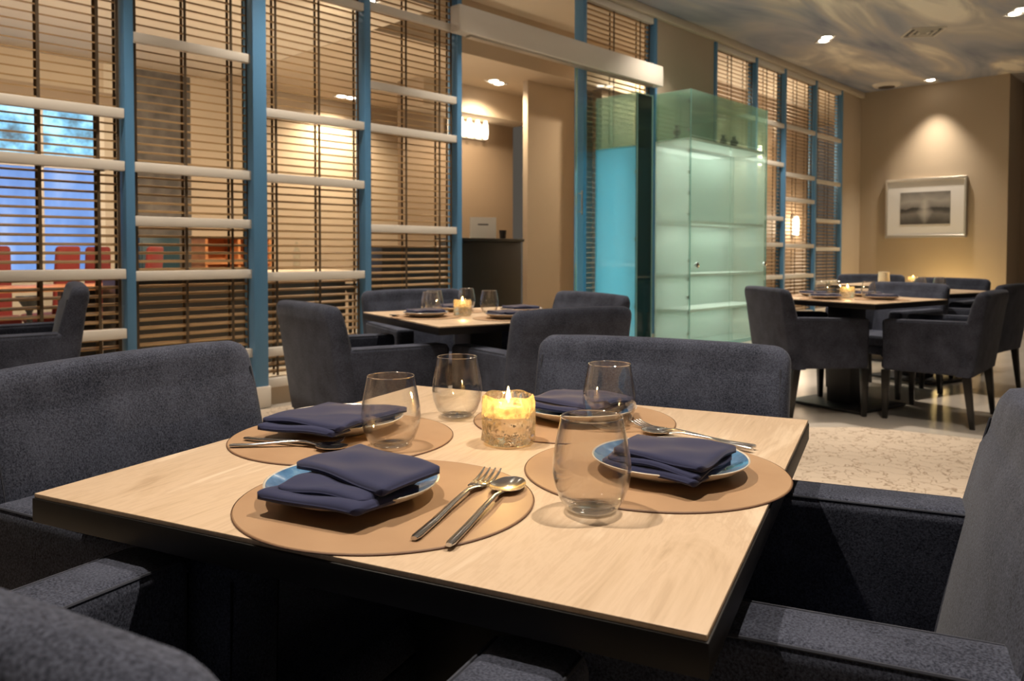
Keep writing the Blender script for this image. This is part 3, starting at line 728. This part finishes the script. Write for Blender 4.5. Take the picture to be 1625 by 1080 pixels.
# right-hand tables
setting(*T3, -.25, .05, R(-12), 'at the left side of the right-hand table')
setting(*T3, .25, -.05, R(-12), 'at the right side of the right-hand table')
setting(*T3, -.05, -.25, R(78), 'at the near side of the right-hand table')
setting(*T3, .05, .25, R(78), 'at the far side of the right-hand table')
for x, y, lab in ((5.47, 2.21, 'clear tumbler at the left of the right-hand table'), (5.60, 2.17, 'clear tumbler close left of the candle on the right-hand table'), (5.72, 1.98, 'clear tumbler right of the candle on the right-hand table')):
    dup(tg, (x, y, ZT + .0005), 0, lab, 'tumblers on the right-hand table')
dup(cd, (5.63, 2.09, ZT + .0005), 1.2, 'lit candle holder on the right-hand table', 'candle holders')
for x, y, lab in ((7.12, 2.05, 'clear tumbler at the left of the rearmost table'), (7.18, 1.92, 'clear tumbler at the near side of the rearmost table')):
    dup(tg, (x, y, ZT + .0005), 0, lab, 'tumblers on the rearmost table')
dup(cd, (8.45, 2.50, ZT + .0005), 2.0, 'lit candle holder on the table by the wall below the picture', 'candle holders')
bm = new_bm(); lathe(bm, [(0, 0), (.05, 0), (.055, .01), (.05, .12), (.055, .125), (.045, .12), (0, .1)], 24)
tag(obj('lamp_shade_vase', bm, 'wax', None, loc=(8.28, 2.72, ZT + .0005)), 'pale cylindrical vase on the table by the wall', 'vase')

# ------------------------------------------------------------------ framed picture
t = thing('added_lantern', 'unseen low lantern added on the floor to make the glow on the end wall, behind the far tables', 'lantern', (13.4, 3.55, 0))  # hidden lantern added for the warm glow low on the end wall
bm = new_bm(); lathe(bm, [(0, .002), (.12, .002), (.12, .02), (0, .02)], 24); obj('base', bm, 'black_metal', t)
bm = new_bm(); lathe(bm, [(.09, .02), (.11, .12), (.10, .26), (.07, .30), (0, .30)], 24); obj('shade', bm, 'warm_glow', t)
ld = bpy.data.lights.new('wall_glow_light', 'POINT'); ld.energy = 16; ld.color = (1, .70, .28); ld.shadow_soft_size = .1; lo = bpy.data.objects.new('wall_glow_light', ld); COL.objects.link(lo); lo.parent = t; lo.location = (-.12, 0, .45)
t = thing('framed_picture', 'black and white seascape photograph in a pale frame on the end wall', 'picture', (XB - .05, 3.94, 1.31))
bm = new_bm()
for a, b, c, d in ((-.6, .6, 0, .045), (-.6, .6, .92, .965), (-.6, -.565, .045, .92), (.565, .6, .045, .92)): box(bm, -.015, .045, a, b, c, d, .004, 1)
obj('frame', bm, 'aluminium', t)
B('mount', 'paper', (.005, .04, -.565, .565, .045, .92), t)
o = B('print', 'sea_photo', (0, .004, -.37, .37, 0, .52), t); o.location = (0, 0, .22)

# ------------------------------------------------------------------ ceiling fittings and lights
def spot(parent, e, size=110, blend=.8, r=.05, col=(1, .865, .715), z=-.03):
    ld = bpy.data.lights.new('spot_light', 'SPOT'); ld.energy = e; ld.spot_size = R(size); ld.spot_blend = blend; ld.shadow_soft_size = r; ld.color = col
    lo = bpy.data.objects.new('spot_light', ld); COL.objects.link(lo); lo.parent = parent; lo.location = (0, 0, z); return lo
def downlight(label, x, y, z, e, twin=True, rz=0, size=110, blend=.8, r=.05, mk=True):
    t = thing('downlight', label, 'ceiling light', (x, y, z), rz, 'recessed downlights')
    bm = new_bm(); w_ = .17 if twin else .09; h_ = .09
    for a, b, c, d in ((-w_, w_, -h_, -h_ + .012), (-w_, w_, h_ - .012, h_), (-w_, -w_ + .012, -h_ + .012, h_ - .012), (w_ - .012, w_, -h_ + .012, h_ - .012)): box(bm, a, b, c, d, -.012, -.001)
    obj('frame', bm, 'white_paint', t, False)
    B('recess', 'black_metal', (-w_ + .012, w_ - .012, -h_ + .012, h_ - .012, -.004, -.001), t)
    for k in ((-1, 1) if twin else (0,)):
        bm = new_bm(); lathe(bm, [(0, -.020), (.04, -.019), (.058, -.012), (.060, -.005)], 24)
        bmesh.ops.translate(bm, verts=bm.verts, vec=(k * .078, 0, 0)); obj('lamp', bm, 'lamp_glow', t)
    if e: spot(t, e, size, blend, r)
    return t
downlight('twin square downlight in the painted ceiling right of the screens', 10.05, 4.05, CEIL, 230, rz=R(35))
downlight('twin square downlight at the top right corner of the photo', 10.40, 2.03, CEIL, 200, rz=R(35))
downlight('single downlight close to the end wall above the picture', 13.55, 3.80, CEIL, 260, twin=False, size=78, blend=.9)
downlight('twin downlight above the nearest table, out of view', .45, 1.75, CEIL, 310, size=76, r=.035, blend=.35)
downlight('twin downlight above the right-hand chair of the nearest table, out of view', 1.75, .35, CEIL, 300, size=72, r=.035, blend=.4)
downlight('twin downlight above the middle table, out of view', 2.95, 2.95, CEIL, 240, size=44, blend=.6)
downlight('twin downlight added by the screen left of the middle table, out of view', 1.3, 4.15, CEIL, 190, size=85)  # unseen wash light added to brighten the screen
downlight('twin downlight added by the screen behind the middle table, out of view', 2.9, 4.2, CEIL, 190, size=85)  # second added wash for the white rails and blue posts
downlight('twin downlight added by the screen near the doorway, out of view', 4.6, 4.1, CEIL, 190, size=85)  # third wash added to lift the screen's last bays
downlight('twin downlight over the open floor right of the nearest table, out of view', 3.8, 1.0, CEIL, 430, size=60)
downlight('twin downlight above the right-hand tables, out of view', 5.8, 2.2, CEIL, 420, size=52)
downlight('twin downlight above the end wall tables, out of view', 8.2, 2.2, CEIL, 120, size=60)
downlight('twin downlight before the glass cabinets, out of view', 7.0, 3.5, CEIL, 220, size=90)
downlight('twin downlight added over the tops of the glass cabinets, out of view', 7.3, 4.25, CEIL, 120, size=110)  # unseen wash added to brighten the wall behind the cabinets
downlight('twin downlight added out of sight in the high ceiling just inside the doorway', 8.95, 5.7, CEIL, 230, size=150)  # hidden lamp added to light the pillar front
downlight('twin downlight in the corridor ceiling seen through the doorway', 7.05, 6.95, 3.2, 190, rz=R(20), size=150)
for x, y, lab in ((10.55, 3.05, 'square white air vent in the painted ceiling'), ):
    t = thing('air_vent', lab, 'air vent', (x, y, CEIL), R(35))
    bm = new_bm()
    for k, w_ in enumerate((.20, .13, .065)):
        d = .02
        for a, b, c, e in ((-w_, w_, -w_, -w_ + d), (-w_, w_, w_ - d, w_), (-w_, -w_ + d, -w_ + d, w_ - d), (w_ - d, w_, -w_ + d, w_ - d)): box(bm, a, b, c, e, -.02 - .004 * k, -.001)
    obj('frame', bm, 'white_paint', t, False)
    B('recess', 'black_metal', (-.178, .178, -.178, .178, -.006, -.0005), t)
t = thing('ceiling_projector', 'pale round ceiling speaker with dark grille beside the end wall', 'ceiling speaker', (13.45, 4.42, CEIL))
bm = new_bm(); lathe(bm, [(.0, -.035), (.13, -.045), (.19, -.035), (.22, -.001)], 32); obj('housing', bm, 'white_paint', t)
bm = new_bm(); lathe(bm, [(0, -.050), (.125, -.050), (.125, -.044)], 32); obj('grille', bm, 'dark_curtain', t)
t.name = 'ceiling_speaker'

# ------------------------------------------------------------------ beyond the screens
DX = 5.86
t = thing('reception_desk', 'black reception desk inside the doorway', 'desk', (DX - .12, 6.25, 0))
B('body', 'black_wood', (0, 1.02, 0, .30, .001, 1.19), t, .006); B('top', 'black_wood', (-.02, 1.04, -.03, .32, 1.19, 1.225), t, .004); B('lower_cabinet', 'black_wood', (-1.0, -.03, .0, .30, .001, 1.12), t, .006)
t = thing('menu_stand', 'white card stand with small dark print on the reception desk', 'sign', (DX + .40, 6.38, 1.2255), R(-35))
B('card', 'paper', (-.15, .15, 0, .012, .0, .24), t); B('print', 'ink', (-.06, .06, -.002, 0, .15, .165), t)
bm = new_bm(); lathe(bm, [(0, 0), (.035, 0), (.045, .1), (.041, .1), (.032, .01), (0, .01)], 24)
tag(obj('cup', bm, 'black_wood', None, loc=(DX + .74, 6.40, 1.2255)), 'small dark cup on the reception desk right of the card', 'cup')
t = thing('wall_sconce', 'row of lit crystal drops on the wall beyond the doorway', 'wall light', (7.20, 7.70, 2.60))
B('backplate', 'aluminium', (-.30, .42, .02, .045, .0, .22), t)
for k in range(5):
    bm = new_bm(); lathe(bm, [(0, 0), (.03, .01), (.04, .09), (.034, .2), (.02, .25), (0, .25)], 10); bmesh.ops.translate(bm, verts=bm.verts, vec=(-.24 + .15 * k, -.04, 0)); obj('crystal', bm, 'crystal_glow', t, False)
def point(x, y, z, e, r=.1, col=(1, .78, .52), name='bulb'):
    ld = bpy.data.lights.new(name, 'POINT'); ld.energy = e; ld.shadow_soft_size = r; ld.color = col
    o = bpy.data.objects.new(name, ld); COL.objects.link(o); o.location = (x, y, z); return o
for x, e, lab in ((.9, 180, 'added tilted downlight in the lower ceiling beyond the screen, above its leftmost bay'), (2.1, 200, 'added tilted downlight in the lower ceiling beyond the screen, behind its first full bay'),
                  (3.05, 230, 'added tilted downlight in the lower ceiling beyond the screen, behind the broad blue post'), (3.95, 260, 'added tilted downlight in the lower ceiling beyond the screen, behind its last wide bay')):
    t = downlight(lab, x, 5.50, 3.2, 0); sp_ = spot(t, e, 125, .9, .08); sp_.rotation_euler = (R(48), 0, 0)  # spots added above the view to light the slats and far wall
    sp_ = spot(t, e * .35, 120, .9, .08)
downlight('downlight added beyond the last bays of the long slatted screen', 6.3, 9.1, 3.2, 320, size=150, r=.08)  # invented lamp, added to light the room beyond
for x, z, lab in ((12.6, 2.7, 'lit wall lamp behind the further screen, high up'), (14.1, 1.55, 'lit crystal wall lamp behind the third bay of the further screen'), (10.9, 2.6, 'lit wall lamp behind the cabinet end of the further screen')):
    t = thing('wall_lamp', lab, 'wall light', (x, 6.249, z), group='wall lamps in the service passage')
    B('backplate', 'aluminium', (-.06, .06, -.02, 0, -.2, .2), t, .004)
    bm = new_bm(); lathe(bm, [(0, -.18), (.04, -.17), (.05, -.05), (.05, .1), (.04, .17), (0, .18)], 16); bmesh.ops.translate(bm, verts=bm.verts, vec=(0, -.075, 0)); obj('shade', bm, 'crystal_glow', t)
    o = point(0, -.30, .0, 40); o.parent = t
for x, y, e, lab in ((1.75, 6.6, 120, 'short dark uplighter beyond the screen behind its leftmost bay'), (4.78, 6.85, 110, 'short dark lamp added to brighten the ceiling at the right end of the black counter')):
    t = thing('added_uplighter', lab, 'floor lamp', (x, y, 0))  # low hidden lamp added to brighten the far room's ceiling
    bm = new_bm(); lathe(bm, [(0, .001), (.12, .001), (.12, .02), (.02, .03), (.02, .62), (.09, .74), (.085, .74), (.015, .66), (0, .66)], 24); obj('stand', bm, 'black_metal', t)
    bm = new_bm(); lathe(bm, [(0, .70), (.05, .70), (.05, .71), (0, .71)], 20); obj('bulb', bm, 'lamp_glow', t)
    sp_ = spot(t, e, 120, .9, .06, z=.76); sp_.rotation_euler = (PI, 0, 0)
t = thing('bar_counter', 'long black counter beyond the slatted screen', 'counter', (2.45, 6.6, 0))
B('body', 'black_wood', (0, 2.1, 0, .55, .001, .86), t, .006); B('worktop', 'plaster_beige', (-.03, 2.13, -.04, .58, .86, .89), t, .004)
t = thing('side_cabinet', 'dark teal cabinet beyond the slatted screen beside the stone wall', 'cabinet', (3.25, 8.4, 0))
B('body', 'teal_paint', (0, .42, 0, .4, .001, 1.22), t, .006); B('door', 'teal_paint', (.02, .4, -.015, -.001, .05, 1.18), t, .004)
t = thing('shelf_unit', 'lit orange wooden shelf unit beyond the slatted screen', 'shelves', (4.0, 8.5, 0))
B('back', 'orange_wood', (0, .80, .33, .35, .001, 1.22), t)
for x in (0, .39, .78): B('upright', 'orange_wood', (x, x + .03, 0, .329, .001, 1.22), t)
for z in (.1, .62, .93, 1.22): B('shelf', 'orange_wood', (-.01, .82, -.01, .33, z, z + .025), t)
o = point(.4, -.3, 1.5, 6, .05, (1, .6, .3)); o.parent = t
def red_chair(lab, x, y, rz, proto=[None]):
    if proto[0] is None:
        t = thing('dining_chair', lab, 'chair', group='red chairs by the window')
        bm = new_bm(); prism8(bm, [(-.13, -.2, .42), (.13, -.2, .42), (.13, -.14, .42), (-.13, -.14, .42), (-.12, -.26, 1.13), (.12, -.26, 1.13), (.12, -.2, 1.11), (-.12, -.2, 1.11)], .029, 4); obj('backrest', bm, 'red_fabric', t)
        bm = new_bm(); box(bm, -.2, .2, -.18, .22, .40, .48, .03, 3); obj('seat', bm, 'red_fabric', t)
        for x_, y_ in ((-.16, .17), (.16, .17), (-.16, -.16), (.16, -.16)):
            bm = new_bm(); tube(bm, [(x_, y_, .001), (x_, y_, .41)], [.012, .02], 8); obj('leg', bm, 'black_wood', t)
        proto[0] = t; t.location = (x, y, 0); t.rotation_euler = (0, 0, rz); return
    dup(proto[0], (x, y, 0), rz, lab, 'red chairs by the window')
for x, y, rz, lab in ((1.92, 8.25, 2.9, 'red upholstered chair beyond the screen, leftmost of those at the window'), (2.42, 8.35, .3, 'red upholstered chair beyond the screen, second from the left at the window'),
                      (2.86, 8.6, 2.6, 'red upholstered chair beyond the screen, third from the left at the window'), (3.10, 8.15, .6, 'red upholstered chair beyond the screen, rightmost before the window jamb')):
    red_chair(lab, x, y, rz)
t = thing('dining_table', 'dark table laid for guests beyond the screen by the window', 'table', (2.45, 7.55, 0))
B('tabletop', 'orange_wood', (-.75, .45, -.35, .35, .74, .775), t, .004); B('pedestal', 'black_wood', (-.2, .1, -.1, .1, .001, .739), t)
bm = new_bm(); lathe(bm, [(0, 0), (.035, 0), (.035, .18), (.012, .23), (.012, .28), (0, .28)], 16)
tag(obj('bottle', bm, 'pane_glass', None, loc=(4.15, 6.85, .8905)), 'clear bottle on the black counter beyond the screen', 'bottle')

# the rooms beyond the screens burn warmer bulbs than the dining room
for o in bpy.data.objects:
    if o.type == 'LIGHT' and o.parent is not None and o.parent.location.y > 5.1: o.data.color = (1, .79, .54)
